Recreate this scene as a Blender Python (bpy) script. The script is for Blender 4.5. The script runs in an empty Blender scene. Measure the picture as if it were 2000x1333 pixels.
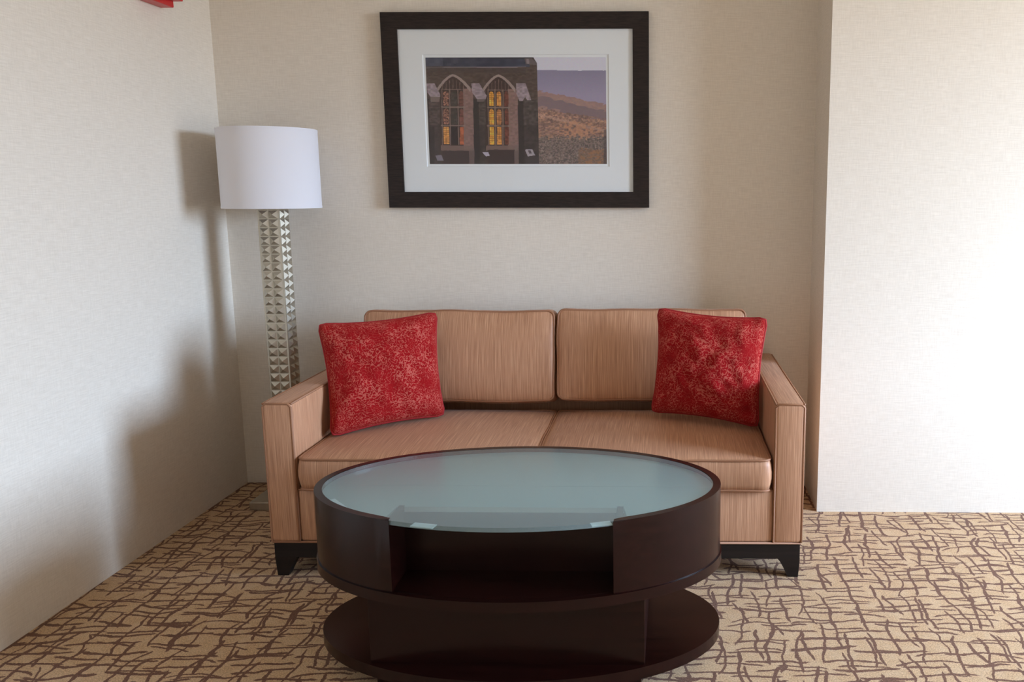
import bpy, bmesh, math, random
import numpy as np
from mathutils import Vector, Matrix, noise

scene = bpy.context.scene
C = scene.collection
R = math.radians

# ------------------------------------------------------------------ camera
cam_data = bpy.data.cameras.new('camera')
cam = bpy.data.objects.new('camera', cam_data)
C.objects.link(cam)
cam_data.sensor_fit = 'HORIZONTAL'
cam_data.sensor_width = 36.0
cam_data.lens = 1678.02 / 2000 * 36.0
cam_data.shift_x = -(1284.49 - 1000) / 2000
cam_data.shift_y = -(666.5 - 652.33) / 2000
cam_data.clip_start = 0.05
cam.location = (0, 0, 1.2969)
cam.rotation_euler = (R(90 - 9.3555), 0, R(0.9403))
scene.camera = cam

# ------------------------------------------------------------------ world: overcast sky above, darker ground below
SKY = 45.0
world = bpy.data.worlds.new('overcast_sky')
scene.world = world
world.use_nodes = True
wn = world.node_tree
wn.nodes.clear()
w_out = wn.nodes.new('ShaderNodeOutputWorld')
w_bg = wn.nodes.new('ShaderNodeBackground')
w_tc = wn.nodes.new('ShaderNodeTexCoord')
w_sep = wn.nodes.new('ShaderNodeSeparateXYZ')
w_ramp = wn.nodes.new('ShaderNodeValToRGB')
w_map = wn.nodes.new('ShaderNodeMapRange')
w_map.inputs['From Min'].default_value = -1
w_map.inputs['From Max'].default_value = 1
wn.links.new(w_tc.outputs['Generated'], w_sep.inputs[0])
wn.links.new(w_sep.outputs['Z'], w_map.inputs['Value'])
wn.links.new(w_map.outputs[0], w_ramp.inputs[0])
cr = w_ramp.color_ramp
cr.elements[0].position = 0.49; cr.elements[0].color = (0.22, 0.22, 0.22, 1)
cr.elements[1].position = 0.515; cr.elements[1].color = (0.70, 0.89, 1.18, 1)
e = cr.elements.new(1.0); e.color = (0.64, 0.86, 1.21, 1)
wn.links.new(w_ramp.outputs[0], w_bg.inputs['Color'])
w_bg.inputs['Strength'].default_value = SKY
wn.links.new(w_bg.outputs[0], w_out.inputs[0])

# daylight window on the right wall (outside the frame): a portal guides the sky light through it
XW = 3.90                                   # right wall
WINS = ((0.95, 2.60),)                       # window openings along the wall
WZ0, WZ1 = 0.50, 2.40
for WY0, WY1 in WINS:
    pl = bpy.data.lights.new('window_right_offscreen', 'AREA')
    pl.shape = 'RECTANGLE'
    pl.size = WZ1 - WZ0
    pl.size_y = WY1 - WY0
    pl.cycles.is_portal = True
    po = bpy.data.objects.new('window_right_offscreen', pl)
    po.location = (XW + 0.05, (WY0 + WY1) / 2, (WZ0 + WZ1) / 2)
    po.rotation_euler = (0, R(90), 0)
    C.objects.link(po)

scene.view_settings.view_transform = 'Standard'
scene.view_settings.look = 'None'
scene.view_settings.exposure = 0.0
scene.view_settings.gamma = 1.0
scene.view_settings.use_curve_mapping = False
scene.cycles.max_bounces = 11
scene.cycles.diffuse_bounces = 6
scene.cycles.transparent_max_bounces = 12
scene.cycles.caustics_reflective = False
scene.cycles.sample_clamp_indirect = 8.0


# ------------------------------------------------------------------ helpers
def s2l(c):
    return tuple(((v / 255) / 12.92 if v / 255 <= 0.04045 else ((v / 255 + 0.055) / 1.055) ** 2.4) for v in c)


def obj(name, bm, m, parent=None, smooth=False, loc=None):
    me = bpy.data.meshes.new(name)
    bmesh.ops.recalc_face_normals(bm, faces=bm.faces[:])
    bm.to_mesh(me)
    bm.free()
    if smooth:
        for p in me.polygons:
            p.use_smooth = True
    o = bpy.data.objects.new(name, me)
    if m is not None:
        me.materials.append(m)
    C.objects.link(o)
    if parent is not None:
        o.parent = parent
    if loc is not None:
        o.location = loc
    return o


def thing(name, label, cat, loc=(0, 0, 0), rz=0.0, group=None):
    o = bpy.data.objects.new(name, None)
    o.empty_display_size = 0.1
    C.objects.link(o)
    o.location = loc
    o.rotation_euler = (0, 0, rz)
    o['label'] = label
    o['category'] = cat
    if group:
        o['group'] = group
    return o


def struct(name, bm, m, label, cat, parent=None):
    o = obj(name, bm, m, parent)
    if parent is None:
        o['kind'] = 'structure'
        o['label'] = label
        o['category'] = cat
    return o


def box(x0, x1, y0, y1, z0, z1, bevel=0.0, seg=2, bm=None):
    own = bmesh.new()
    r = bmesh.ops.create_cube(own, size=1.0)
    for v in own.verts:
        v.co = Vector((x0 + (v.co.x + .5) * (x1 - x0), y0 + (v.co.y + .5) * (y1 - y0), z0 + (v.co.z + .5) * (z1 - z0)))
    if bevel > 0:
        bmesh.ops.bevel(own, geom=own.edges[:], offset=bevel, segments=seg, profile=0.5, affect='EDGES')
    if bm is None:
        return own
    me = bpy.data.meshes.new('tmp')
    own.to_mesh(me); own.free()
    bm.from_mesh(me)
    bpy.data.meshes.remove(me)
    return bm


def tube(points, r, closed=False, n=8, bm=None):
    """round tube along a polyline"""
    bm = bm or bmesh.new()
    P = [Vector(p) for p in points]
    N = len(P)
    rings = []
    up = None
    for i in range(N):
        a = P[(i - 1) % N] if (closed or i > 0) else P[i]
        b = P[(i + 1) % N] if (closed or i < N - 1) else P[i]
        t = (b - a)
        if t.length < 1e-9:
            t = Vector((0, 0, 1))
        t.normalize()
        if up is None:
            up = t.orthogonal().normalized()
        else:
            up = (up - t * up.dot(t))
            if up.length < 1e-6:
                up = t.orthogonal()
            up.normalize()
        s = t.cross(up)
        rings.append([bm.verts.new(P[i] + (up * math.cos(2 * math.pi * k / n) + s * math.sin(2 * math.pi * k / n)) * r) for k in range(n)])
    last = N if closed else N - 1
    for i in range(last):
        A, B = rings[i], rings[(i + 1) % N]
        off = 0
        if closed and i == N - 1:   # best matching twist
            off = min(range(n), key=lambda o: (A[0].co - B[o].co).length)
        for k in range(n):
            bm.faces.new((A[k], A[(k + 1) % n], B[(k + 1 + off) % n], B[(k + off) % n]))
    if not closed:
        bm.faces.new(rings[0][::-1]); bm.faces.new(rings[-1])
    return bm


def prism(outline, z0, z1, bevel=0.0, seg=3):
    """extrude a closed 2-D outline"""
    bm = bmesh.new()
    lo = [bm.verts.new((x, y, z0)) for x, y in outline]
    hi = [bm.verts.new((x, y, z1)) for x, y in outline]
    n = len(outline)
    bot = bm.faces.new(lo[::-1]); top = bm.faces.new(hi)
    for i in range(n):
        bm.faces.new((lo[i], lo[(i + 1) % n], hi[(i + 1) % n], hi[i]))
    if bevel > 0:
        ed = list(set(top.edges[:]) | set(bot.edges[:]))
        bmesh.ops.bevel(bm, geom=ed, offset=bevel, segments=seg, profile=0.5, affect='EDGES')
    return bm


def shade_auto(o, ang=35):
    me = o.data
    for p in me.polygons:
        p.use_smooth = True
    bm = bmesh.new(); bm.from_mesh(me)
    for ed in bm.edges:
        ed.smooth = not (len(ed.link_faces) == 2 and ed.calc_face_angle(0) > R(ang))
    bm.to_mesh(me); bm.free()


# ------------------------------------------------------------------ node material helpers
class NT:
    def __init__(self, name):
        self.m = bpy.data.materials.new(name)
        self.m.use_nodes = True
        self.t = self.m.node_tree
        self.t.nodes.clear()
        self.out = self.t.nodes.new('ShaderNodeOutputMaterial')

    def n(self, typ, **kw):
        nd = self.t.nodes.new(typ)
        for k, v in kw.items():
            setattr(nd, k, v)
        return nd

    def put(self, sock, v):
        if isinstance(v, bpy.types.NodeSocket):
            self.t.links.new(v, sock)
        elif v is not None:
            if isinstance(v, (tuple, list)) and len(v) == 3 and sock.type == 'RGBA':
                v = (*v, 1)
            sock.default_value = v

    def math(self, op, a, b=None, c=None, clamp=False):
        nd = self.n('ShaderNodeMath', operation=op, use_clamp=clamp)
        self.put(nd.inputs[0], a)
        if b is not None: self.put(nd.inputs[1], b)
        if c is not None: self.put(nd.inputs[2], c)
        return nd.outputs[0]

    def comb(self, x, y, z):
        nd = self.n('ShaderNodeCombineXYZ')
        self.put(nd.inputs[0], x); self.put(nd.inputs[1], y); self.put(nd.inputs[2], z)
        return nd.outputs[0]

    def sep(self, v):
        nd = self.n('ShaderNodeSeparateXYZ')
        self.put(nd.inputs[0], v)
        return nd.outputs

    def coord(self, which='Object'):
        return self.n('ShaderNodeTexCoord').outputs[which]

    def noise(self, vec, scale, detail=2.0, rough=0.5, dist=0.0):
        nd = self.n('ShaderNodeTexNoise')
        self.put(nd.inputs['Vector'], vec)
        nd.inputs['Scale'].default_value = scale
        nd.inputs['Detail'].default_value = detail
        nd.inputs['Roughness'].default_value = rough
        nd.inputs['Distortion'].default_value = dist
        return nd.outputs['Fac']

    def scale(self, vec, s):
        nd = self.n('ShaderNodeVectorMath', operation='MULTIPLY')
        self.put(nd.inputs[0], vec)
        nd.inputs[1].default_value = s
        return nd.outputs[0]

    def mix(self, fac, a, b, blend='MIX'):
        nd = self.n('ShaderNodeMix', data_type='RGBA', blend_type=blend)
        self.put(nd.inputs[0], fac); self.put(nd.inputs[6], a); self.put(nd.inputs[7], b)
        return nd.outputs[2]

    def maprange(self, v, a, b, c=0.0, d=1.0, smooth=False):
        nd = self.n('ShaderNodeMapRange')
        if smooth: nd.interpolation_type = 'SMOOTHSTEP'
        self.put(nd.inputs['Value'], v)
        nd.inputs['From Min'].default_value = a; nd.inputs['From Max'].default_value = b
        nd.inputs['To Min'].default_value = c; nd.inputs['To Max'].default_value = d
        return nd.outputs[0]

    def bump(self, h, strength=0.3, dist=0.002):
        nd = self.n('ShaderNodeBump')
        nd.inputs['Strength'].default_value = strength
        nd.inputs['Distance'].default_value = dist
        self.put(nd.inputs['Height'], h)
        return nd.outputs[0]

    def bsdf(self, **kw):
        nd = self.n('ShaderNodeBsdfPrincipled')
        for k, v in kw.items():
            self.put(nd.inputs[k.replace('_', ' ')], v)
        return nd.outputs[0]

    def done(self, sh):
        self.t.links.new(sh, self.out.inputs['Surface'])
        return self.m


def plain(name, col, rough=0.5, metal=0.0, spec=0.5, coat=0.0):
    t = NT(name)
    return t.done(t.bsdf(Base_Color=col, Roughness=rough, Metallic=metal, Specular_IOR_Level=spec, Coat_Weight=coat))


# wallpaper: woven, linen-like vinyl
def make_wallpaper():
    t = NT('woven_wallpaper')
    co = t.coord()
    x, y, z = t.sep(co)
    nx = t.sep(t.n('ShaderNodeNewGeometry').outputs['Normal'])
    side = t.math('GREATER_THAN', t.math('ABSOLUTE', nx[0]), 0.5)
    mixn = t.n('ShaderNodeMix', data_type='FLOAT')
    t.put(mixn.inputs[0], side); t.put(mixn.inputs[2], x); t.put(mixn.inputs[3], y)
    u = mixn.outputs[0]
    h = t.noise(t.comb(t.math('MULTIPLY', u, 18), t.math('MULTIPLY', z, 260), 0), 1.0, 3, .6)
    v = t.noise(t.comb(t.math('MULTIPLY', u, 260), t.math('MULTIPLY', z, 22), 4), 1.0, 3, .6)
    w = t.math('ADD', t.math('MULTIPLY', h, 0.6), t.math('MULTIPLY', v, 0.4))
    col = t.mix(t.maprange(w, .36, .64), s2l((217, 207, 193)), s2l((231, 222, 209)))
    sh = t.bsdf(Base_Color=col, Roughness=0.62, Specular_IOR_Level=0.25, Normal=t.bump(w, .25, .0012))
    return t.done(sh)


# carpet: tan pile with broken brown strokes running both ways
def make_carpet():
    t = NT('stroke_carpet')
    co = t.coord()
    wob = t.n('ShaderNodeTexNoise'); t.put(wob.inputs['Vector'], co)
    wob.inputs['Scale'].default_value = 9.0; wob.inputs['Detail'].default_value = 2
    wv = t.n('ShaderNodeVectorMath', operation='MULTIPLY_ADD')
    t.put(wv.inputs[0], wob.outputs['Color']); wv.inputs[1].default_value = (.05, .05, 0); t.put(wv.inputs[2], co)
    fine = t.n('ShaderNodeTexNoise'); t.put(fine.inputs['Vector'], co)
    fine.inputs['Scale'].default_value = 220.0; fine.inputs['Detail'].default_value = 1
    fv = t.n('ShaderNodeVectorMath', operation='MULTIPLY_ADD')
    t.put(fv.inputs[0], fine.outputs['Color']); fv.inputs[1].default_value = (.006, .006, 0); t.put(fv.inputs[2], wv.outputs[0])
    x, y, _ = t.sep(fv.outputs[0])

    def strokes(u, v, pitch, length, width, seed, slant, thin=1.0):
        uu = t.math('ADD', t.math('DIVIDE', u, pitch), seed * 3.37)
        col = t.math('FLOOR', uu); fu = t.math('FRACT', uu)
        wn1 = t.n('ShaderNodeTexWhiteNoise', noise_dimensions='2D')
        t.put(wn1.inputs['Vector'], t.comb(col, seed * 7.1, 0))
        vv = t.math('ADD', t.math('DIVIDE', v, length), t.math('MULTIPLY', wn1.outputs['Value'], 7.0))
        row = t.math('FLOOR', vv); f = t.math('SUBTRACT', t.math('FRACT', vv), 0.5)
        wn2 = t.n('ShaderNodeTexWhiteNoise', noise_dimensions='3D')
        t.put(wn2.inputs['Vector'], t.comb(col, row, seed * 1.7))
        a, b, c = t.sep(wn2.outputs['Color'])
        cen = t.math('ADD', 0.5, t.math('MULTIPLY', t.math('SUBTRACT', a, .5), .5))
        cen = t.math('ADD', cen, t.math('MULTIPLY', f, t.math('ADD', t.math('MULTIPLY', t.math('SUBTRACT', b, .5), .9), slant)))
        bow = t.math('MULTIPLY', t.math('MULTIPLY', f, f), t.math('MULTIPLY', t.math('SUBTRACT', c, .5), 2.0))
        cen = t.math('ADD', cen, bow)
        d = t.math('ABSOLUTE', t.math('SUBTRACT', fu, cen))
        half = t.math('ADD', .36, t.math('MULTIPLY', b, .15))          # stroke half length
        taper = t.maprange(t.math('SUBTRACT', half, t.math('ABSOLUTE', f)), 0.0, .06, 0.0, 1.0)
        hw = t.math('MULTIPLY', t.math('MULTIPLY', taper, .5 * width / pitch), t.math('ADD', .8, t.math('MULTIPLY', c, .45)))
        return t.math('GREATER_THAN', hw, d)

    L = [strokes(x, y, .076, .24, .0092, 1, .10), strokes(x, y, .092, .19, .0080, 2, -.10),
         strokes(y, x, .056, .21, .0095, 3, .05), strokes(y, x, .066, .17, .0085, 4, -.05)]
    m = L[0]
    for k in L[1:]:
        m = t.math('MAXIMUM', m, k)
    pile = t.noise(co, 230, 4, .75)
    blot = t.noise(co, 22, 2, .5)
    base = t.mix(t.maprange(pile, .32, .68), s2l((140, 108, 74)), s2l((236, 197, 152)))
    base = t.mix(t.maprange(blot, .4, .65, 0, .35), base, s2l((214, 186, 152)))
    dark = t.mix(t.maprange(pile, .35, .65), s2l((84, 52, 34)), s2l((132, 90, 66)))
    colr = t.mix(m, base, dark)
    hgt = t.math('SUBTRACT', pile, t.math('MULTIPLY', m, .25))
    sh = t.bsdf(Base_Color=colr, Roughness=0.95, Specular_IOR_Level=0.05, Sheen_Weight=.15, Normal=t.bump(hgt, .7, .004))
    return t.done(sh)


# copper-brown strie upholstery: fine streaks up and down, front to back on the seat
def make_strie(name='strie_fabric', gain=1.0):
    t = NT(name)
    co = t.coord()
    x, y, z = t.sep(co)
    nr = t.n('ShaderNodeVectorTransform', vector_type='NORMAL', convert_from='WORLD', convert_to='OBJECT')
    t.put(nr.inputs[0], t.n('ShaderNodeNewGeometry').outputs['Normal'])
    side = t.math('GREATER_THAN', t.math('ABSOLUTE', t.sep(nr.outputs[0])[0]), 0.75)
    mn = t.n('ShaderNodeMix', data_type='FLOAT')
    t.put(mn.inputs[0], side); t.put(mn.inputs[2], x); t.put(mn.inputs[3], y)
    u = mn.outputs[0]
    l1 = t.math('ADD', z, t.math('MULTIPLY', y, t.math('SUBTRACT', 1.0, side)))
    fine = t.noise(t.comb(t.math('MULTIPLY', u, 520), t.math('MULTIPLY', l1, 6), 0), 1.0, 2, .6)
    wide = t.noise(t.comb(t.math('MULTIPLY', u, 260), t.math('MULTIPLY', l1, 2.0), 7), 1.0, 2, .6)
    w = t.math('ADD', t.math('MULTIPLY', fine, .68), t.math('MULTIPLY', wide, .32))
    weave = t.noise(co, 900, 1, .5)
    ramp = t.n('ShaderNodeValToRGB')
    t.put(ramp.inputs[0], t.maprange(w, .27, .73))
    r = ramp.color_ramp
    r.elements[0].position = 0.0; r.elements[0].color = (*s2l((138, 94, 66)), 1)
    r.elements[1].position = 1.0; r.elements[1].color = (*s2l((218, 172, 136)), 1)
    k = r.elements.new(.48); k.color = (*s2l((179, 131, 99)), 1)
    h = t.math('ADD', w, t.math('MULTIPLY', weave, .4))
    sh = t.bsdf(Base_Color=ramp.outputs[0], Roughness=.48, Specular_IOR_Level=.45, Sheen_Weight=.06, Sheen_Roughness=.4,
                Normal=t.bump(h, .25, .0012))
    return t.done(sh)


# red cut-velvet with a worm-like pale ground showing between the pile
def make_velvet():
    t = NT('red_cut_velvet')
    co = t.coord('UV')
    n1 = t.noise(co, 23, .6, .5, .5)
    n2 = t.noise(co, 3.2, 2, .5)
    pale = t.math('LESS_THAN', t.math('ABSOLUTE', t.math('SUBTRACT', n1, .5)), t.maprange(n2, .30, .66, .006, .072))
    pile = t.noise(co, 260, 2, .6)
    red = t.mix(t.maprange(pile, .3, .7), s2l((116, 8, 13)), s2l((172, 20, 24)))
    ground = t.mix(t.maprange(pile, .3, .7), s2l((172, 72, 63)), s2l((198, 102, 88)))
    col = t.mix(pale, red, ground)
    hgt = t.math('SUBTRACT', t.math('MULTIPLY', pile, .5), t.math('MULTIPLY', pale, .9))
    sh = t.bsdf(Base_Color=col, Roughness=.85, Specular_IOR_Level=.15, Sheen_Weight=.35, Sheen_Roughness=.35,
                Sheen_Tint=s2l((240, 90, 70)), Normal=t.bump(hgt, .6, .003))
    return t.done(sh)


def make_darkwood(name, a, b, rough, grain=(3, 60, 60)):
    t = NT(name)
    co = t.coord()
    g = t.noise(t.scale(co, grain), 1.0, 4, .6)
    col = t.mix(t.maprange(g, .35, .65), a, b)
    sh = t.bsdf(Base_Color=col, Roughness=rough, Specular_IOR_Level=.32)
    return t.done(sh)


M = {}
M['wall'] = make_wallpaper()
M['carpet'] = make_carpet()
M['strie'] = make_strie()
M['velvet'] = make_velvet()
M['espresso'] = make_darkwood('espresso_wood', s2l((22, 4, 3)), s2l((34, 10, 7)), .27)
M['leg_wood'] = make_darkwood('black_leg_wood', s2l((24, 20, 19)), s2l((34, 28, 26)), .4)
M['frame_wood'] = make_darkwood('black_brown_frame_wood', s2l((24, 17, 16)), s2l((46, 35, 31)), .5, (25, 25, 240))
M['ceiling'] = plain('ceiling_paint', s2l((232, 228, 220)), .8)
M['white_paint'] = plain('white_paint', s2l((235, 234, 230)), .5)
M['mat'] = plain('white_mat_board', s2l((246, 246, 248)), .85, spec=.2)
M['piping'] = plain('tan_piping', s2l((150, 104, 74)), .6)
M['red_plastic'] = plain('red_plastic', s2l((196, 30, 34)), .35)
M['lens'] = plain('clear_lens_plastic', s2l((220, 220, 220)), .15)
M['dark_metal'] = plain('dark_metal', s2l((40, 38, 36)), .4, .8)
M['red_piping'] = plain('red_piping', s2l((150, 18, 22)), .8)
M['board'] = plain('pale_support_board', s2l((214, 226, 224)), .7)
M['pad'] = plain('pale_pad', s2l((222, 236, 240)), .6)

t = NT('brushed_champagne_metal')
g = t.noise(t.scale(t.coord(), (40, 40, 40)), 1.0, 3, .6)
M['champagne'] = t.done(t.bsdf(Base_Color=t.mix(g, s2l((170, 162, 146)), s2l((198, 190, 174))), Metallic=.85,
                               Roughness=.36))

t = NT('white_shade_fabric')
co = t.coord()
wv = t.noise(t.scale(co, (500, 500, 500)), 1.0, 1)
d1 = t.bsdf(Base_Color=s2l((238, 236, 240)), Roughness=.9, Specular_IOR_Level=.1, Normal=t.bump(wv, .15, .0006))
tr = t.n('ShaderNodeBsdfTranslucent'); t.put(tr.inputs['Color'], s2l((238, 236, 240)))
mx = t.n('ShaderNodeMixShader'); mx.inputs[0].default_value = .18
t.t.links.new(d1, mx.inputs[1]); t.t.links.new(tr.outputs[0], mx.inputs[2])
M['shade'] = t.done(mx.outputs[0])

# frosted, blue-green table glass: part of what lies under it shows through
t = NT('frosted_table_glass')
fr = t.noise(t.coord(), 700, 2, .6)
d1 = t.bsdf(Base_Color=s2l((180, 208, 216)), Roughness=.6, Specular_IOR_Level=0.0)
tp = t.n('ShaderNodeBsdfTransparent'); t.put(tp.inputs['Color'], s2l((236, 248, 249)))
mx0 = t.n('ShaderNodeMixShader'); mx0.inputs[0].default_value = .79
t.t.links.new(d1, mx0.inputs[1]); t.t.links.new(tp.outputs[0], mx0.inputs[2])
gl = t.n('ShaderNodeBsdfGlossy'); gl.inputs['Roughness'].default_value = .2
t.put(gl.inputs['Normal'], t.bump(fr, .04, .0004))
lw = t.n('ShaderNodeLayerWeight'); lw.inputs['Blend'].default_value = .5
fac = t.math('ADD', .05, t.math('MULTIPLY', t.math('POWER', lw.outputs['Facing'], 4.0), .95))
mx = t.n('ShaderNodeMixShader')
t.t.links.new(fac, mx.inputs[0]); t.t.links.new(mx0.outputs[0], mx.inputs[1]); t.t.links.new(gl.outputs[0], mx.inputs[2])
M['table_glass'] = t.done(mx.outputs[0])

# thin clear pane (picture and window)
t = NT('clear_pane')
gl = t.n('ShaderNodeBsdfGlossy'); gl.inputs['Roughness'].default_value = .02
tp = t.n('ShaderNodeBsdfTransparent'); tp.inputs['Color'].default_value = (.97, .98, .98, 1)
lw = t.n('ShaderNodeLayerWeight'); lw.inputs['Blend'].default_value = .5
fac = t.math('ADD', .025, t.math('MULTIPLY', t.math('POWER', lw.outputs['Facing'], 5.0), .6))
mx = t.n('ShaderNodeMixShader')
t.t.links.new(fac, mx.inputs[0]); t.t.links.new(tp.outputs[0], mx.inputs[1]); t.t.links.new(gl.outputs[0], mx.inputs[2])
M['pane'] = t.done(mx.outputs[0])

# ------------------------------------------------------------------ the room
XL, YB, XR, YP = -1.9163, 3.6974, 0.5989, 3.6974 - 0.3187
YN, ZC, TH = -1.4, 2.60, 0.12
struct('floor', box(XL - TH, XW + TH, YN - TH, YB + TH, -.10, 0), M['carpet'], 'tan carpet with broken brown strokes', 'floor')
struct('ceiling', box(XL - TH, XW + TH, YN - TH, YB + TH, ZC, ZC + .1), M['ceiling'], 'plain off-white ceiling', 'ceiling')
struct('wall_left', box(XL - TH, XL, YN, YB, 0, ZC), M['wall'], 'beige woven wallpaper wall left of the sofa', 'wall')
struct('wall_back', box(XL - TH, XR + .02, YB, YB + TH, 0, ZC), M['wall'], 'beige woven wallpaper wall behind the sofa', 'wall')
struct('wall_right_front', box(XR, XW + TH, YP, YB + TH * .5, 0, ZC), M['wall'],
       'bright projecting wallpapered wall section right of the sofa', 'wall')
struct('wall_near', box(XL - TH, XW + TH, YN - TH, YN, 0, ZC), M['wall'], 'wallpapered wall across the room from the sofa', 'wall')
bm = bmesh.new()
(wa0, wa1), = WINS
box(XW, XW + TH, YN, wa0, 0, ZC, bm=bm)
box(XW, XW + TH, wa1, YP, 0, ZC, bm=bm)
for WY0, WY1 in WINS:
    box(XW, XW + TH, WY0, WY1, 0, WZ0, bm=bm)
    box(XW, XW + TH, WY0, WY1, WZ1, ZC, bm=bm)
struct('wall_right', bm, M['wall'], 'wallpapered wall around the window', 'wall')
fx0, fx1, ft = XW + .03, XW + .09, .05
for k, (WY0, WY1) in enumerate(WINS):
    wf = bmesh.new()
    box(fx0, fx1, WY0, WY0 + ft, WZ0, WZ1, .004, bm=wf)
    box(fx0, fx1, WY1 - ft, WY1, WZ0, WZ1, .004, bm=wf)
    box(fx0, fx1, WY0, WY1, WZ0, WZ0 + ft, .004, bm=wf)
    box(fx0, fx1, WY0, WY1, WZ1 - ft, WZ1, .004, bm=wf)
    win = struct('window_%d' % (k + 1), wf, M['white_paint'],
                 'white framed window beside the projecting wall', 'window')
    obj('window_sill', box(XW - .06, XW + .1, WY0 - .03, WY1 + .03, WZ0 - .035, WZ0 + .004, .005), M['white_paint'], win)
    obj('pane', box(XW + .058, XW + .062, WY0 + ft - .01, WY1 - ft + .01, WZ0 + ft - .01, WZ1 - ft + .01), M['pane'], win)


# ------------------------------------------------------------------ cushions
def rounded(u, v, hx, hy, r):
    x, y = u * hx, v * hy
    ax, ay = abs(x), abs(y)
    # keep the boundary of the square on a rounded rectangle
    m = max(abs(u), abs(v))
    if m > 1e-9:
        bx, by = u / m * hx, v / m * hy                # point on the outer square
        cx_, cy_ = hx - r, hy - r
        if abs(bx) > cx_ and abs(by) > cy_:
            dx, dy = abs(bx) - cx_, abs(by) - cy_
            d = math.hypot(dx, dy)
            # move along the ray from the centre until the arc is met
            lo, hi = 0.0, 1.0
            for _ in range(18):
                mid = (lo + hi) / 2
                px, py = abs(bx) * mid - cx_, abs(by) * mid - cy_
                if px > 0 and py > 0 and math.hypot(px, py) > r: hi = mid
                else: lo = mid
            x *= lo; y *= lo
    return x, y


def cushion(name, hx, hy, h, crown, parent, m, pm, loc, rot=None, r=.03, n=36, bulge=.012, seed=0, back_crown=None, pipe=.0042, wob=.003):
    """box cushion: face up +z, boxing around it, welt at both edges; rot turns it"""
    def crownf(u, v):
        return ((1 - abs(u) ** 2.2) * (1 - abs(v) ** 2.2)) ** .55
    if back_crown is None:
        back_crown = crown * .4
    bm = bmesh.new()
    G = {}
    ring_idx = [(i, 0) for i in range(n)] + [(n, j) for j in range(n)] + [(i, n) for i in range(n, 0, -1)] + [(0, j) for j in range(n, 0, -1)]
    for sgn in (1, -1):
        for i in range(n + 1):
            for j in range(n + 1):
                # denser towards the edge
                u = math.sin((i / n - .5) * math.pi * .86) / math.sin(.43 * math.pi)
                v = math.sin((j / n - .5) * math.pi * .86) / math.sin(.43 * math.pi)
                x, y = rounded(u, v, hx, hy, r)
                edge = max(abs(u), abs(v)) ** 6
                w = noise.noise(Vector((x * 6 + seed, y * 6, sgn * 3.0))) * wob * edge
                c = (crown if sgn > 0 else back_crown)
                z = sgn * (h / 2 + c * crownf(u, v))
                z += w
                ruck = noise.noise(Vector((x * 28 + seed * 2, y * 28, 5.0 * sgn))) * .0022 * (edge * (1 - edge) * 4)
                z += sgn * ruck + sgn * noise.noise(Vector((x * 5, y * 5, seed))) * .004 * (1 - edge)
                x += noise.noise(Vector((y * 7, seed, 9.0))) * wob * .8 * abs(u) ** 4
                y += noise.noise(Vector((x * 7, seed, 2.0))) * wob * .8 * abs(v) ** 4
                G[sgn, i, j] = bm.verts.new((x, y, z))
        for i in range(n):
            for j in range(n):
                f = (G[sgn, i, j], G[sgn, i + 1, j], G[sgn, i + 1, j + 1], G[sgn, i, j + 1])
                bm.faces.new(f if sgn > 0 else f[::-1])
    top = [G[1, i, j] for i, j in ring_idx]
    bot = [G[-1, i, j] for i, j in ring_idx]
    N = len(top)
    prev = top
    for s in range(1, 6):
        tt = s / 5
        if s < 5:
            cur = []
            for k in range(N):
                a, b = top[k].co, bot[k].co
                p = a.lerp(b, tt)
                out = Vector((p.x, p.y, 0))
                nrm = Vector((p.x / hx ** 2 * abs(p.x / hx) ** 6, p.y / hy ** 2 * abs(p.y / hy) ** 6, 0))
                if nrm.length > 1e-9: nrm.normalize()
                puck = noise.noise(Vector((p.x * 45 + seed, p.y * 45, 1.0))) * .002 * (1 - tt)
                cur.append(bm.verts.new(p + nrm * (bulge * math.sin(math.pi * tt) + puck)))
        else:
            cur = bot
        for k in range(N):
            bm.faces.new((prev[k], cur[k], cur[(k + 1) % N], prev[(k + 1) % N]))
        prev = cur
    tp = [v.co.copy() for v in top]; bp = [v.co.copy() for v in bot]
    o = obj(name, bm, m, parent, smooth=True, loc=loc)
    pb = tube(tp, pipe, True)
    tube(bp, pipe, True, bm=pb)
    if rot:
        # bake the turn into the mesh so the fabric streaks keep running in the sofa's own axes
        Rm = rot.to_4x4()
        o.data.transform(Rm)
        for v in pb.verts: v.co = rot @ v.co
    obj('piping', pb, pm, o, smooth=True)
    return o


# ------------------------------------------------------------------ sofa
SX = (-1.3564 + .4433) / 2
sofa = thing('sofa', 'two-seat sofa in copper-brown streaked fabric with black tapered legs', 'sofa', (SX, 2.7466, 0), R(.531))
HW, AW, AT, ZB, SD = .90, .1017, .61, .124, .915
IN = HW - AW
for s in (-1, 1):
    x0, x1 = sorted((s * HW, s * IN))
    a = obj('arm', box(x0, x1, 0, SD, ZB, AT, .014, 4), M['strie'], sofa)
    shade_auto(a, 50)
    pb = bmesh.new()
    e = .004
    rect = [(x0 + e, e, ZB + e), (x0 + e, e, AT - .014), (x0 + .014, e, AT - e), (x1 - .014, e, AT - e), (x1 - e, e, AT - .014), (x1 - e, e, ZB + e)]
    tube(rect, .0042, True, bm=pb)
    for xx in (x0 + e, x1 - e):
        tube([(xx, .006, AT - e), (xx, SD * .5, AT - e + .001), (xx, SD - .03, AT - e), (xx, SD - .006, AT - .02)], .004, bm=pb)
    obj('piping', pb, M['piping'], a, smooth=True)
dk = obj('deck', box(-IN - .004, IN + .004, .006, SD - .05, ZB, .312, .012, 3), M['strie'], sofa); shade_auto(dk, 50)
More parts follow.
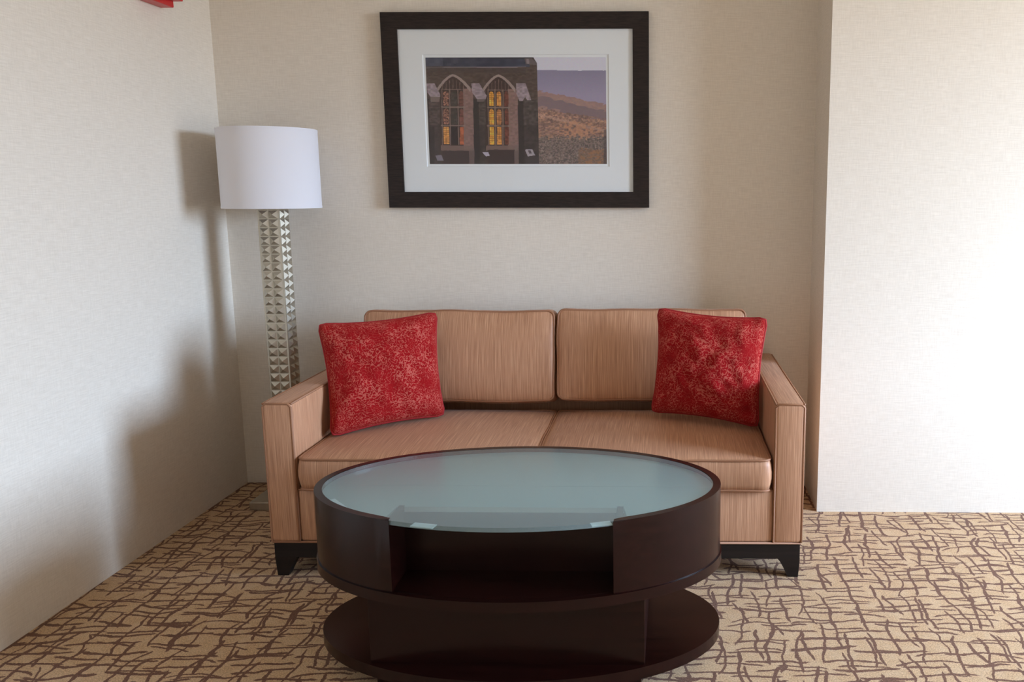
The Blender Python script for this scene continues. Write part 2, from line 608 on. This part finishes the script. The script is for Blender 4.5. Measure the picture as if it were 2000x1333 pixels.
obj('piping', tube([(-HW + .005, .004, ZB + .001), (HW - .005, .004, ZB + .001)], .004), M['piping'], dk, smooth=True)
obj('piping', tube([(-IN, .008, .309), (IN, .008, .309)], .003), M['piping'], dk, smooth=True)
bk = obj('back_frame', box(-IN - .004, IN + .004, .755, SD, ZB, .60, .02, 4), M['strie'], sofa); shade_auto(bk, 50)
# black plinth rail
bm = bmesh.new()
ri = .006
box(-HW + ri, HW - ri, .008, .05, .067, ZB + .002, .002, bm=bm)
box(-HW + ri, HW - ri, SD - .05, SD - .008, .067, ZB + .002, .002, bm=bm)
box(-HW + ri, -HW + .05, .03, SD - .03, .067, ZB + .002, .002, bm=bm)
box(HW - .05, HW - ri, .03, SD - .03, .067, ZB + .002, .002, bm=bm)
obj('base_rail', bm, M['leg_wood'], sofa)


def sofa_leg(sx, sy):
    """tapered leg, straight outside, curved inside"""
    bm = bmesh.new()
    rings = []
    for k in range(7):
        z = .07 * (1 - k / 6)
        f = (k / 6) ** .75
        w = .078 - (.078 - .036) * f
        off = .004 * k / 6
        ox = sx * (HW - .006 - off); ix = sx * (HW - .006 - off - w)
        yo = (.008 + off) if sy < 0 else (SD - .008 - off)
        yi = yo - sy * w * .9
        rings.append([bm.verts.new(p) for p in ((ox, yo, z), (ix, yo, z), (ix, yi, z), (ox, yi, z))])
    for a, b in zip(rings, rings[1:]):
        for k in range(4):
            bm.faces.new((a[k], a[(k + 1) % 4], b[(k + 1) % 4], b[k]))
    bm.faces.new(rings[0]); bm.faces.new(rings[-1])
    return bm


for sx in (-1, 1):
    for sy in (-1, 1):
        obj('leg', sofa_leg(sx, sy), M['leg_wood'], sofa)

# seat cushions
SH = .104
for k, s in enumerate((-1, 1)):
    hx = (IN - .014) / 2
    cushion('seat_cushion', hx, .33, SH, .026, sofa, M['strie'], M['piping'], (s * (hx + .004), .322, .314 + SH / 2),
            r=.03, seed=3.1 + k * 5, bulge=.009, back_crown=.0)
# back cushions
tilt = R(12)
for k, (cxl, hx) in enumerate(((-.3855, .378), (.3825, .373))):
    rot = Matrix.Rotation(R(90) - tilt, 3, 'X')           # face turned to the front, leaning back
    cushion('back_cushion', hx, .178, .15, .038, sofa, M['strie'], M['piping'], (cxl, .682, .637 + .007 * k), rot=rot,
            r=.025, seed=11.7 + k * 6, bulge=.012, back_crown=.0, wob=.008)


# ------------------------------------------------------------------ throw pillows
def throw_pillow(corners, T, label, seed):
    """corners TL, TR, BR, BL seen from the front (world); knife-edge pillow, pulled corners"""
    TL, TR, BR, BL = [Vector(c) for c in corners]
    nrm = (TR - BL).cross(TL - BR)
    nrm.normalize()
    if nrm.y > 0: nrm = -nrm
    cen = (TL + TR + BR + BL) / 4
    base = Vector((cen.x, cen.y, min(BL.z, BR.z)))
    n = 56
    bm = bmesh.new()
    uvl = bm.loops.layers.uv.new('UVMap')
    G = {}
    for sgn in (1, -1):
        for i in range(n + 1):
            for j in range(n + 1):
                u = math.sin((i / n - .5) * math.pi * .9) / math.sin(.45 * math.pi)
                v = math.sin((j / n - .5) * math.pi * .9) / math.sin(.45 * math.pi)
                if sgn < 0 and (i in (0, n) or j in (0, n)):
                    G[sgn, i, j] = G[1, i, j]; continue
                pin = .075
                uu = u * (1 - pin * (1 - v * v) ) ; vv = v * (1 - pin * (1 - u * u))
                # rounded ears
                ce = max(0.0, abs(u * v) - .86)
                uu *= 1 - .28 * ce; vv *= 1 - .28 * ce
                a, b = (uu + 1) / 2, (vv + 1) / 2
                p = BL.lerp(BR, a).lerp(TL.lerp(TR, a), b)
                th = T * ((1 - abs(u) ** 2.0) * (1 - abs(v) ** 2.0)) ** .42
                th += .010 * noise.noise(Vector((u * 2.6 + seed, v * 2.6, sgn * 2.0))) * (1 - max(abs(u), abs(v)) ** 8)
                th += .006 * noise.noise(Vector((u * 6 + seed, v * 6, sgn * 2.0))) * (1 - max(abs(u), abs(v)) ** 8)
                wv = .006 * noise.noise(Vector((u * 5, v * 5, seed * 3)))
                G[sgn, i, j] = bm.verts.new(p + nrm * (sgn * th * (1 if sgn > 0 else .8) + wv) - base)
        for i in range(n):
            for j in range(n):
                q = [(i, j), (i + 1, j), (i + 1, j + 1), (i, j + 1)]
                f = bm.faces.new([G[sgn, a, b] for a, b in q])
                for lp, (a, b) in zip(f.loops, q):
                    lp[uvl].uv = (a / n * 2.2 + seed, b / n * 2.2 + (0 if sgn > 0 else 5))
    ring = [(i, 0) for i in range(n)] + [(n, j) for j in range(n)] + [(i, n) for i in range(n, 0, -1)] + [(0, j) for j in range(n, 0, -1)]
    pts = [G[1, i, j].co.copy() for i, j in ring]
    root = thing('throw_pillow', label, 'pillow', base, 0, 'red throw pillows on the sofa')
    obj('cover', bm, M['velvet'], root, smooth=True)
    obj('seam', tube(pts, .0045, True, 6), M['red_piping'], root, smooth=True)


throw_pillow([(-1.295, 3.085, .822), (-.905, 3.268, .842), (-.868, 3.185, .452), (-1.218, 2.955, .432)], .082,
             'red velvet throw pillow against the sofa arm next to the floor lamp', 1.3)
throw_pillow([(-.052, 3.255, .862), (.356, 3.150, .838), (.322, 3.075, .440), (-.078, 3.215, .462)], .080,
             'red velvet throw pillow against the sofa arm next to the projecting wall', 4.9)

# ------------------------------------------------------------------ coffee table
TX, TY = -.4247, 2.2988
TA, TB = .5629, .3378
ZT, ZD, ZS, ZK, ZK2 = .498, .279, .307, .090, .058
table = thing('coffee_table', 'oval dark espresso coffee table with frosted blue-green glass top', 'table', (TX, TY, 0))


def ell(a, b, n=128, cy=0.0, t0=0.0, t1=2 * math.pi):
    full = abs(t1 - t0 - 2 * math.pi) < 1e-6
    m = n if full else n + 1
    return [(a * math.cos(t0 + (t1 - t0) * i / n), cy + b * math.sin(t0 + (t1 - t0) * i / n)) for i in range(m)]


# drum wall with the open niche in front
NXL, NXR, NYB = -.272, .282, -.165
aR = math.asin(-math.sqrt(1 - (NXR / TA) ** 2)); aL = math.pi - math.asin(-math.sqrt(1 - (NXL / TA) ** 2))
outer = ell(TA, TB, 110, t0=aR, t1=aL)
inner = ell(TA - .021, TB - .021, 110, t0=aR, t1=aL)
inner[0] = (NXR, inner[0][1]); inner[-1] = (NXL, inner[-1][1])
bd = obj('drum_band', prism(outer + inner[::-1], ZS - .002, ZT, .0025, 2), M['espresso'], table); shade_auto(bd, 40)
bb = obj('drum_bottom', prism(ell(TA + .004, TB + .004), ZD, ZS, .003, 2), M['espresso'], table); shade_auto(bb, 40)


def clip_ell(a, b, cond_y=None, lo=True):
    """part of an ellipse above (lo) or below a line y = cond_y"""
    t = math.asin(cond_y / b)
    if lo:
        return ell(a, b, 80, t0=t, t1=math.pi - t)
    return ell(a, b, 80, t0=math.pi - t, t1=2 * math.pi + t)


IA, IB = TA - .019, TB - .019
back_half = clip_ell(IA, IB, .001)
t0 = math.asin(-.001 / IB)
mid = []
for x, y in ell(IA, IB, 80, t0=math.pi - t0, t1=2 * math.pi + t0):
    mid.append((x, y))
# front half with the niche cut out
front = [p for p in mid if p[0] <= NXL - .02] + [(NXL - .02, NYB), (NXR + .02, NYB)] + [p for p in mid if p[0] >= NXR + .02]
obj('support_board', prism(back_half, .470, .4845), M['board'], table)
obj('support_board', prism(front, .470, .4845), M['board'], table)
# niche lining
obj('niche_floor', prism([(NXL, NYB)] + [(x, -TB * math.sqrt(1 - (x / TA) ** 2) + .012) for x in np.linspace(NXL, NXR, 24)] + [(NXR, NYB)], ZS - .001, ZS + .002), M['espresso'], table)
obj('niche_back', box(NXL - .02, NXR + .02, NYB - .001, NYB + .015, ZS, .4702), M['espresso'], table)
for x in (NXL - .018, NXR + .002):
    yo = -TB * math.sqrt(1 - ((x + .008) / TA) ** 2) + .012
    obj('niche_side', box(x, x + .016, yo, NYB + .01, ZS, .4846), M['espresso'], table)
glass = obj('glass_top', prism(ell(TA - .0215, .3285, 160, -.0085), .486, .4975, .003, 3), M['table_glass'], table)
shade_auto(glass, 40)
# small pads under the rim of the glass
for ang, ln in ((208, .085), (249, .06), (299, .05), (311, .045)):
    tt = R(ang); a2, b2 = TA - .045, .3285 - .022
    px, py = a2 * math.cos(tt), b2 * math.sin(tt) - .0085
    dx, dy = -a2 * math.sin(tt), b2 * math.cos(tt)
    L = math.hypot(dx, dy); dx, dy = dx / L, dy / L
    nx_, ny_ = -dy, dx
    q = [(px + dx * ln * i / 2 + nx_ * .012 * j, py + dy * ln * i / 2 + ny_ * .012 * j) for i, j in ((-1, -1), (1, -1), (1, 1), (-1, 1))]
    obj('glass_pad', prism(q, .4840, .4862), M['pad'], table)
obj('pedestal', box(-.355, .358, -.246, .246, ZK - .002, ZD + .002, .002), M['espresso'], table)
dsc = obj('lower_shelf', prism(ell(.5634, .3307, 128), ZK2, ZK, .004, 3), M['espresso'], table); shade_auto(dsc, 40)
obj('plinth', box(-.345, .348, -.236, .236, 0, ZK2 + .002, .002), M['espresso'], table)

# ------------------------------------------------------------------ floor lamp
LX, LY = -1.613, 3.482
lamp = thing('floor_lamp', 'floor lamp with white drum shade on a studded silver column', 'lamp', (LX, LY, 0))
BH = .128
b_ = obj('base', box(-BH, BH, -BH, BH, 0, .034, .003), M['champagne'], lamp)
CH = .0445
Z0, Z1 = .034, 1.262
col = obj('column', box(-CH, CH, -CH, CH, Z0 - .002, Z1, .0015), M['champagne'], lamp)
NR = 35
pz = (Z1 - Z0) / NR
pw = (CH - .005)                       # stud width
me = bpy.data.meshes.new('pyramid_stud')
hh = pz / 2 * .94
sb = bmesh.new()
vs = [sb.verts.new(p) for p in ((-pw / 2 * .97, 0, -hh), (pw / 2 * .97, 0, -hh), (pw / 2 * .97, 0, hh), (-pw / 2 * .97, 0, hh), (0, -.0115, 0))]
for k in range(4):
    sb.faces.new((vs[k], vs[(k + 1) % 4], vs[4]))
sb.faces.new(vs[:4][::-1])
bmesh.ops.recalc_face_normals(sb, faces=sb.faces[:])
sb.to_mesh(me); sb.free()
me.materials.append(M['champagne'])
for face in range(4):
    rz = face * math.pi / 2
    for cidx in (-1, 1):
        for k in range(NR):
            o = bpy.data.objects.new('pyramid_stud', me)
            C.objects.link(o)
            o.parent = col
            p = Vector((cidx * pw / 2, -CH + .0005, Z0 + pz * (k + .5)))
            o.location = Matrix.Rotation(rz, 3, 'Z') @ p
            o.rotation_euler = (0, 0, rz)
obj('neck', tube([(0, 0, Z1 - .01), (0, 0, Z1 + .10)], .016, n=16), M['dark_metal'], lamp, smooth=True)
obj('top_cap', box(-CH * .8, CH * .8, -CH * .8, CH * .8, Z1 - .001, Z1 + .006, .001), M['dark_metal'], lamp)
SR, SZ0, SZ1 = .187, 1.234, 1.545
bm = bmesh.new()
n = 96
prof = [(SR, SZ0), (SR, SZ1), (SR - .0025, SZ1), (SR - .0025, SZ0)]
rings = [[bm.verts.new((r_ * math.cos(2 * math.pi * k / n), r_ * math.sin(2 * math.pi * k / n), z)) for k in range(n)] for r_, z in prof]
for i in range(4):
    A, B = rings[i], rings[(i + 1) % 4]
    for k in range(n):
        bm.faces.new((A[k], A[(k + 1) % n], B[(k + 1) % n], B[k]))
sh = obj('lamp_shade', bm, M['shade'], lamp); shade_auto(sh, 40)
for z in (SZ0 + .005, SZ1 - .005):
    bm = bmesh.new()
    prof = [(SR + .0008, z - .0045), (SR + .0008, z + .0045), (SR - .001, z + .0045), (SR - .001, z - .0045)]
    rings = [[bm.verts.new((r_ * math.cos(2 * math.pi * k / n), r_ * math.sin(2 * math.pi * k / n), zz)) for k in range(n)] for r_, zz in prof]
    for i in range(4):
        A, B = rings[i], rings[(i + 1) % 4]
        for k in range(n):
            bm.faces.new((A[k], A[(k + 1) % n], B[(k + 1) % n], B[k]))
    o = obj('shade_trim', bm, M['shade'], sh); shade_auto(o, 40)
bm = bmesh.new()
for k in range(3):
    a = k * 2 * math.pi / 3 + .4
    tube([(0, 0, 1.50), ((SR - .004) * math.cos(a), (SR - .004) * math.sin(a), SZ1 - .012)], .0022, n=6, bm=bm)
tube([(0, 0, Z1 + .05), (0, 0, 1.51)], .004, n=8, bm=bm)
obj('spider', bm, M['dark_metal'], lamp, smooth=True)

# ------------------------------------------------------------------ framed picture
FX0, FX1, FZ0, FZ1 = -1.2003, -.0967, 1.2323, 2.0262
FW, FD = .0665, .030
pic = thing('framed_picture', 'dark framed photograph of a stone building and autumn hills above the sofa', 'picture',
            ((FX0 + FX1) / 2, YB, FZ0))
hw, hgt = (FX1 - FX0) / 2, FZ1 - FZ0


def rail(a, b, ia, ib):
    """mitred moulding between outer corners a,b and inner corners ia,ib (x,z)"""
    bm = bmesh.new()
    F = -FD; Bk = 0.0
    o1 = [bm.verts.new((a[0], Bk, a[1])), bm.verts.new((a[0], F + .002, a[1])), bm.verts.new((a[0] * .99 + ia[0] * .01, F, a[1] * .99 + ia[1] * .01)),
          bm.verts.new((ia[0], F + .003, ia[1])), bm.verts.new((ia[0], Bk, ia[1]))]
    o2 = [bm.verts.new((b[0], Bk, b[1])), bm.verts.new((b[0], F + .002, b[1])), bm.verts.new((b[0] * .99 + ib[0] * .01, F, b[1] * .99 + ib[1] * .01)),
          bm.verts.new((ib[0], F + .003, ib[1])), bm.verts.new((ib[0], Bk, ib[1]))]
    for k in range(5):
        bm.faces.new((o1[k], o1[(k + 1) % 5], o2[(k + 1) % 5], o2[k]))
    bm.faces.new(o1[::-1]); bm.faces.new(o2)
    return bm


oc = [(-hw, 0), (hw, 0), (hw, hgt), (-hw, hgt)]
ic = [(-hw + FW, FW), (hw - FW, FW), (hw - FW, hgt - FW), (-hw + FW, hgt - FW)]
for k in range(4):
    obj('frame_rail', rail(oc[k], oc[(k + 1) % 4], ic[k], ic[(k + 1) % 4]), M['frame_wood'], pic)
# mat with bevelled opening
PX0, PX1, PZ0, PZ1 = -1.0230 - pic.location.x, -.2745 - pic.location.x, 1.4150 - FZ0, 1.8480 - FZ0
g = .012
mo = [(-hw + FW - .004, FW - .004), (hw - FW + .004, FW - .004), (hw - FW + .004, hgt - FW + .004), (-hw + FW - .004, hgt - FW + .004)]
mi = [(PX0 - g, PZ0 - g), (PX1 + g, PZ0 - g), (PX1 + g, PZ1 + g), (PX0 - g, PZ1 + g)]
mb = [(PX0 - g + .003, PZ0 - g + .003), (PX1 + g - .003, PZ0 - g + .003), (PX1 + g - .003, PZ1 + g - .003), (PX0 - g + .003, PZ1 + g - .003)]
bm = bmesh.new()
ym, yk = -.018, -.0145
A = [bm.verts.new((x, ym, z)) for x, z in mo]; B = [bm.verts.new((x, ym, z)) for x, z in mi]; D = [bm.verts.new((x, yk, z)) for x, z in mb]
E_ = [bm.verts.new((x, yk, z)) for x, z in mo]
for k in range(4):
    j = (k + 1) % 4
    bm.faces.new((A[k], A[j], B[j], B[k])); bm.faces.new((B[k], B[j], D[j], D[k]))
    bm.faces.new((D[k], D[j], E_[j], E_[k])); bm.faces.new((E_[k], E_[j], A[j], A[k]))
obj('mat_board', bm, M['mat'], pic)
obj('backing', box(-hw + FW - .004, hw - FW + .004, -.0145, -.002, FW - .004, hgt - FW + .004), M['mat'], pic)


# the print: colours worked out point by point on a fine sheet (flat photograph)
def paint(nx, nz):
    s = (np.arange(nx) + .5) / nx
    tt = (np.arange(nz) + .5) / nz                       # from the top
    S, T = np.meshgrid(s, tt)
    X = (55 + 48 * T) * (1 - S) + (1893 + 20 * T) * S
    Y = (88 - 28 * S) * (1 - T) + (1165 - 8 * S) * T
    rng = np.random.default_rng(7)

    def vn(sx, sy, seed):                                # value noise
        r = np.random.default_rng(seed)
        gx, gy = int(2000 / sx) + 3, int(1300 / sy) + 3
        g = r.random((gy, gx))
        fx, fy = X / sx, Y / sy
        ix, iy = fx.astype(int), fy.astype(int)
        ax, ay = fx - ix, fy - iy
        ax = ax * ax * (3 - 2 * ax); ay = ay * ay * (3 - 2 * ay)
        return (g[iy, ix] * (1 - ax) + g[iy, ix + 1] * ax) * (1 - ay) + (g[iy + 1, ix] * (1 - ax) + g[iy + 1, ix + 1] * ax) * ay

    img = np.zeros((nz, nx, 3))
    c = lambda *v: np.array(v, float)

    def fill(mask, col, soft=1.0):
        img[mask] = img[mask] * (1 - soft) + np.asarray(col, float) * soft

    def poly(pts):
        m = np.zeros(X.shape, bool)
        n = len(pts)
        for i in range(n):
            (x1, y1), (x2, y2) = pts[i], pts[(i + 1) % n]
            if y1 == y2: continue
            cnd = ((Y >= min(y1, y2)) & (Y < max(y1, y2)) & (X < (x2 - x1) * (Y - y1) / (y2 - y1) + x1))
            m ^= cnd
        return m

    def line(x1, y1, x2, y2, w):
        dx, dy = x2 - x1, y2 - y1
        L2 = dx * dx + dy * dy
        t_ = np.clip(((X - x1) * dx + (Y - y1) * dy) / L2, 0, 1)
        return np.hypot(X - x1 - t_ * dx, Y - y1 - t_ * dy) < w / 2

    n1, n2, n3 = vn(60, 26, 1), vn(24, 14, 2), vn(11, 9, 3)
    # sky and far violet ridge
    img[:] = c(203, 198, 210)
    far = Y > 198 + (n1 - .5) * 8
    f = np.clip((Y - 198) / 260, 0, 1)[..., None]
    img[far] = ((1 - f) * c(132, 124, 146) + f * c(150, 138, 160))[far]
    # autumn hillside
    hill = Y > 402 + (X - 1210) * .205 + (n2 - .5) * 26
    gcol = c(158, 122, 112) * n2[..., None] + c(140, 112, 110) * (1 - n2[..., None])
    img[hill] = gcol[hill]
    band = np.abs(Y - (505 + (X - 1210) * .24 + (n1 - .5) * 40)) < 46 + 10 * n2
    fill(band & hill, c(112, 96, 104), .7)
    low = Y > 585 + (X - 1210) * .16 + (n2 - .5) * 40
    lc = c(176, 132, 108) * n2[..., None] + c(112, 86, 82) * (1 - n2[..., None])
    lc = lc * (.82 + .36 * n3[..., None])
    img[low & hill] = lc[low & hill]
    fill((np.abs(Y - (650 + (X - 1210) * .24)) < 10 + 10 * n3) & low, c(186, 146, 128), .5)
    org = np.exp(-(((X - 1620) / 230) ** 2 + ((Y - 800) / 90) ** 2)) * n2 > .28
    fill(org, c(184, 128, 96), .5)
    bot = Y > 880 + (n2 - .5) * 70
    bc = c(146, 122, 112) * n3[..., None] + c(78, 68, 66) * (1 - n3[..., None])
    img[bot] = bc[bot]
    fill(bot & (n3 > .86), c(170, 150, 140), .8)
    fill((Y > 990 + 40 * n2) & (X > 1620), c(126, 92, 70), .5)
    fill((Y > 990) & (X > 1640) & (n2 > .6), c(158, 104, 66), .5)
    fill((X > 1880) & (Y > 800), c(70, 60, 62), .6)
    fill((n3 > .8) & (Y > 700) & (X > 1210), c(96, 84, 84), .35)

    # stone building
    ex = 1195 + (Y - 130) * .025
    bld = (X < ex) & (Y > 70)
    bld &= ~((X > 1155) & (Y < 70 + (X - 1155) * 1.5))
    stone = c(92, 76, 70) * n2[..., None] + c(70, 56, 52) * (1 - n2[..., None])
    stone = stone * (1 - .16 * np.clip((Y - 700) / 450, 0, 1))[..., None]
    course = ((Y + (X // 90) * 9) % 34 < 4)
    stone = np.where((course & (n3 > .35))[..., None], stone * .8, stone)
    img[bld] = stone[bld]
    roof = bld & (Y < 176 - X * .006) & (X < 1120)
    rc = c(58, 60, 76) + (n1[..., None] - .5) * 24 + np.where(X < 235, 14, 0)[..., None]
    img[roof] = rc[roof]
    fill(bld & (Y < 76 + 14), c(48, 44, 50), .6)
    fill(line(60, 188, 1078, 168, 9), c(128, 116, 122))
    fill(poly([(1065, 80), (1140, 80), (1195, 130), (1185, 150), (1080, 140)]), c(98, 86, 88))
    fill(poly([(1085, 85), (1110, 85), (1118, 135), (1090, 135)]), c(132, 118, 122))
    fill((Y > 180) & (Y < 232) & bld & (X < 1080), c(66, 56, 56), .45)

    # buttress shafts
    for x0, x1, col, dk in ((70, 215, (76, 62, 60), 20), (540, 690, (76, 66, 62), 60), (1000, 1212, (74, 64, 62), 55)):
        m_ = bld & (X > x0 + (Y - 520) * .03) & (X < x1) & (Y > 500)
        img[m_] = (c(*col) * (.78 + .44 * n2[..., None]))[m_]
        fill(m_ & (X < x0 + dk + (Y - 520) * .03), c(44, 36, 38), .7)
        fill(m_ & (Y > 760), c(48, 38, 40), .45)
    # windows
    for k, (xl, xr, ax, ay) in enumerate(((184, 512, 335, 262), (650, 968, 800, 260))):
        ys = 402
        half = np.where(X < ax, ax - xl, xr - ax)
        dx = np.abs(X - ax) / half
        arch = (Y > ay + (ys - ay) * np.clip(dx, 0, 1.2) ** 1.55) & (dx < 1) & (Y < 405)
        fill(arch, c(66, 48, 46), 1)
        body = (X > xl + 22) & (X < xr + 28 + (Y - 400) * .02) & (Y >= 400) & (Y < 1012)
        fill(body, c(62, 46, 44), 1)
        jx = xr - 72
        jam = (X > jx + (Y - 400) * .012) & (X < xr + 30 + (Y - 400) * .02) & (Y > 392 - (X - jx) * .0) & (Y < 1010)
        img[jam] = (c(134, 104, 98) * (.86 + .2 * n2[..., None]))[jam]
        edge = np.abs(Y - (ay + (ys - ay) * np.clip(dx, 0, 1.05) ** 1.55)) < 11 + 12 * np.clip(dx, 0, 1)
        fill(edge & (dx < 1.03) & (Y < 425), c(152, 132, 126), .95)
        sill = (X > xl + 30) & (X < xr + 40) & (Y > 972) & (Y < 1030 - 10 * n2)
        fill(sill, c(118, 94, 88), .9)
    win1 = ((235, 292, 0), (316, 378, 1), (400, 442, 2))
    win2 = ((706, 752, 0), (782, 828, 1), (862, 902, 2))
    rows = ((418, 568), (596, 758), (782, 962))
    for w_, cols in enumerate((win1, win2)):
        for x0, x1, ci in cols:
            for ri_, (y0, y1) in enumerate(rows):
                sh_ = (Y - 400) * .018
                m_ = (X > x0 + sh_) & (X < x1 + sh_) & (Y > y0) & (Y < y1)
                if ri_ < 2:
                    mx_ = (x0 + x1) / 2 + sh_
                    m_ &= (Y > y0 + 34) | (((X - mx_) / ((x1 - x0) / 2)) ** 2 + ((Y - y0 - 34) / 34) ** 2 < 1)
                if w_ == 1:
                    colr = (c(232, 158, 66), c(206, 136, 70), c(104, 58, 48))[ci]
                    if ri_ == 1 and ci == 1: colr = c(176, 116, 72)
                else:
                    colr = (c(150, 104, 88), c(66, 58, 54), c(104, 66, 58))[ci]
                    if ri_ == 2: colr = (c(206, 138, 74), c(46, 34, 38), c(156, 84, 56))[ci]
                img[m_] = (colr * (.8 + .4 * n2[..., None]))[m_]
                if w_ == 0 and ci == 0 and ri_ < 2:
                    fill(m_ & (n3 < .42), c(70, 44, 42), .8)
                lead = ((Y % 20) < 3) | ((np.abs(X - (x0 + x1) / 2 - sh_) < 2))
                if colr.sum() > 300: fill(m_ & lead, colr * .62, .8)
        for x0, x1, ci in cols:                         # mullions
            for xx in (x0 - 12, x1 + 10):
                fill(line(xx, 400, xx + 10, 965, 9), c(122, 100, 94) if w_ == 0 else c(128, 104, 92), .8)
        xa, xb = cols[0][0] - 14, cols[2][1] + 12
        for yy in (582, 770):
            fill(line(xa, yy, xb + 6, yy, 13), c(130, 110, 102), .85)
        for q in range(7):                              # tracery
            xx = xa + 10 + q * (xb - xa - 20) / 6
            top = 300 + abs(q - 3) * 16
            fill(line(xx, top, xx, 405, 6), c(128, 106, 98), .75)
        fill(line(xa, 405, xb, 405, 7), c(126, 104, 98), .7)
    # pale weathered caps on the buttresses
    for pts in ([(68, 345), (150, 345), (205, 455), (205, 478), (110, 482), (74, 430)],
                [(526, 340), (606, 338), (682, 462), (672, 500), (585, 500), (532, 430)],
                [(984, 332), (1078, 332), (1140, 505), (1096, 505), (1076, 470), (1050, 512), (1016, 512), (986, 440)]):
        m_ = poly(pts)
        img[m_] = (c(148, 130, 136) * (.84 + .28 * n2[..., None]))[m_]
    fill(poly([(104, 482), (205, 478), (196, 526), (112, 532)]), c(116, 98, 92))
    fill(poly([(585, 500), (672, 500), (650, 524), (586, 522)]), c(104, 90, 88))
    fill(bld & (Y > 1030 - 8 * n2) & (X > 235) & (X < 520), c(60, 44, 46), .8)
    fill(bld & (Y > 1018 - 8 * n2) & (X > 700) & (X < 975), c(58, 44, 46), .8)
    fill(bld & (Y > 1000) & (X > 505) & (X < 560), c(112, 92, 90), .7)
    fill(bld & (Y > 960) & (X > 968) & (X < 1012), c(118, 98, 94), .7)
    fill(bld & (X < 150) & (Y > 780), c(44, 32, 36), .6)
    fill(poly([(160, 1076), (222, 1072), (244, 1128), (180, 1130)]), c(122, 112, 122))
    fill(poly([(640, 1042), (700, 1040), (718, 1076), (676, 1084)]), c(172, 162, 178))
    fill(poly([(1076, 1012), (1150, 1006), (1180, 1070), (1106, 1082)]), c(158, 146, 152))
    fill(poly([(1106, 1020), (1132, 1018), (1148, 1052), (1122, 1056)]), c(90, 78, 82))
    fill(bld & (Y > 1080) & (X > 1080), c(62, 54, 56), .8)
    img += (rng.random(img.shape) - .5) * 10
    return np.clip(img, 0, 255)


NX, NZ = 380, 222
img = paint(NX, NZ)
lin = np.where(img / 255 <= .04045, img / 255 / 12.92, ((img / 255 + .055) / 1.055) ** 2.4)
lin = np.clip(lin * 1.28, 0, .86)
xs = np.linspace(PX0, PX1, NX + 1); zs = np.linspace(PZ1, PZ0, NZ + 1)
vx, vz = np.meshgrid(xs, zs)
verts = np.stack([vx.ravel(), np.full(vx.size, -.0152), vz.ravel()], 1)
ii, jj = np.meshgrid(np.arange(NX), np.arange(NZ))
a = (jj * (NX + 1) + ii).ravel()
faces = np.stack([a, a + NX + 1, a + NX + 2, a + 1], 1)
me = bpy.data.meshes.new('print')
me.vertices.add(len(verts)); me.vertices.foreach_set('co', verts.ravel())
me.loops.add(faces.size); me.loops.foreach_set('vertex_index', faces.ravel())
me.polygons.add(len(faces)); me.polygons.foreach_set('loop_start', np.arange(0, faces.size, 4)); me.polygons.foreach_set('loop_total', np.full(len(faces), 4))
me.update(calc_edges=True)
ca = me.color_attributes.new('ink', 'FLOAT_COLOR', 'CORNER')
cols = np.concatenate([lin.reshape(-1, 3), np.ones((NX * NZ, 1))], 1)
ca.data.foreach_set('color', np.repeat(cols, 4, axis=0).ravel())
t = NT('photo_print')
at = t.n('ShaderNodeAttribute', attribute_name='ink')
me.materials.append(t.done(t.bsdf(Base_Color=at.outputs['Color'], Roughness=.5, Specular_IOR_Level=.3)))
o = bpy.data.objects.new('print', me); C.objects.link(o); o.parent = pic
obj('glass', box(-hw + FW - .003, hw - FW + .003, -.0235, -.0215, FW - .003, hgt - FW + .003), M['pane'], pic)

# ------------------------------------------------------------------ red wall fixture high on the left wall
fx = thing('wall_alarm', 'red boxy fixture fixed high on the left wall', 'wall fixture', (XL, 3.265, 1.979))
o = obj('back_box', box(0, .050, -.079, .079, 0, .125, .003), M['red_plastic'], fx)
o = obj('body', box(.048, .086, -.060, .080, .022, .105, .003), M['red_plastic'], fx)
obj('lens', box(.084, .106, -.035, .035, .045, .085, .004), M['lens'], fx)
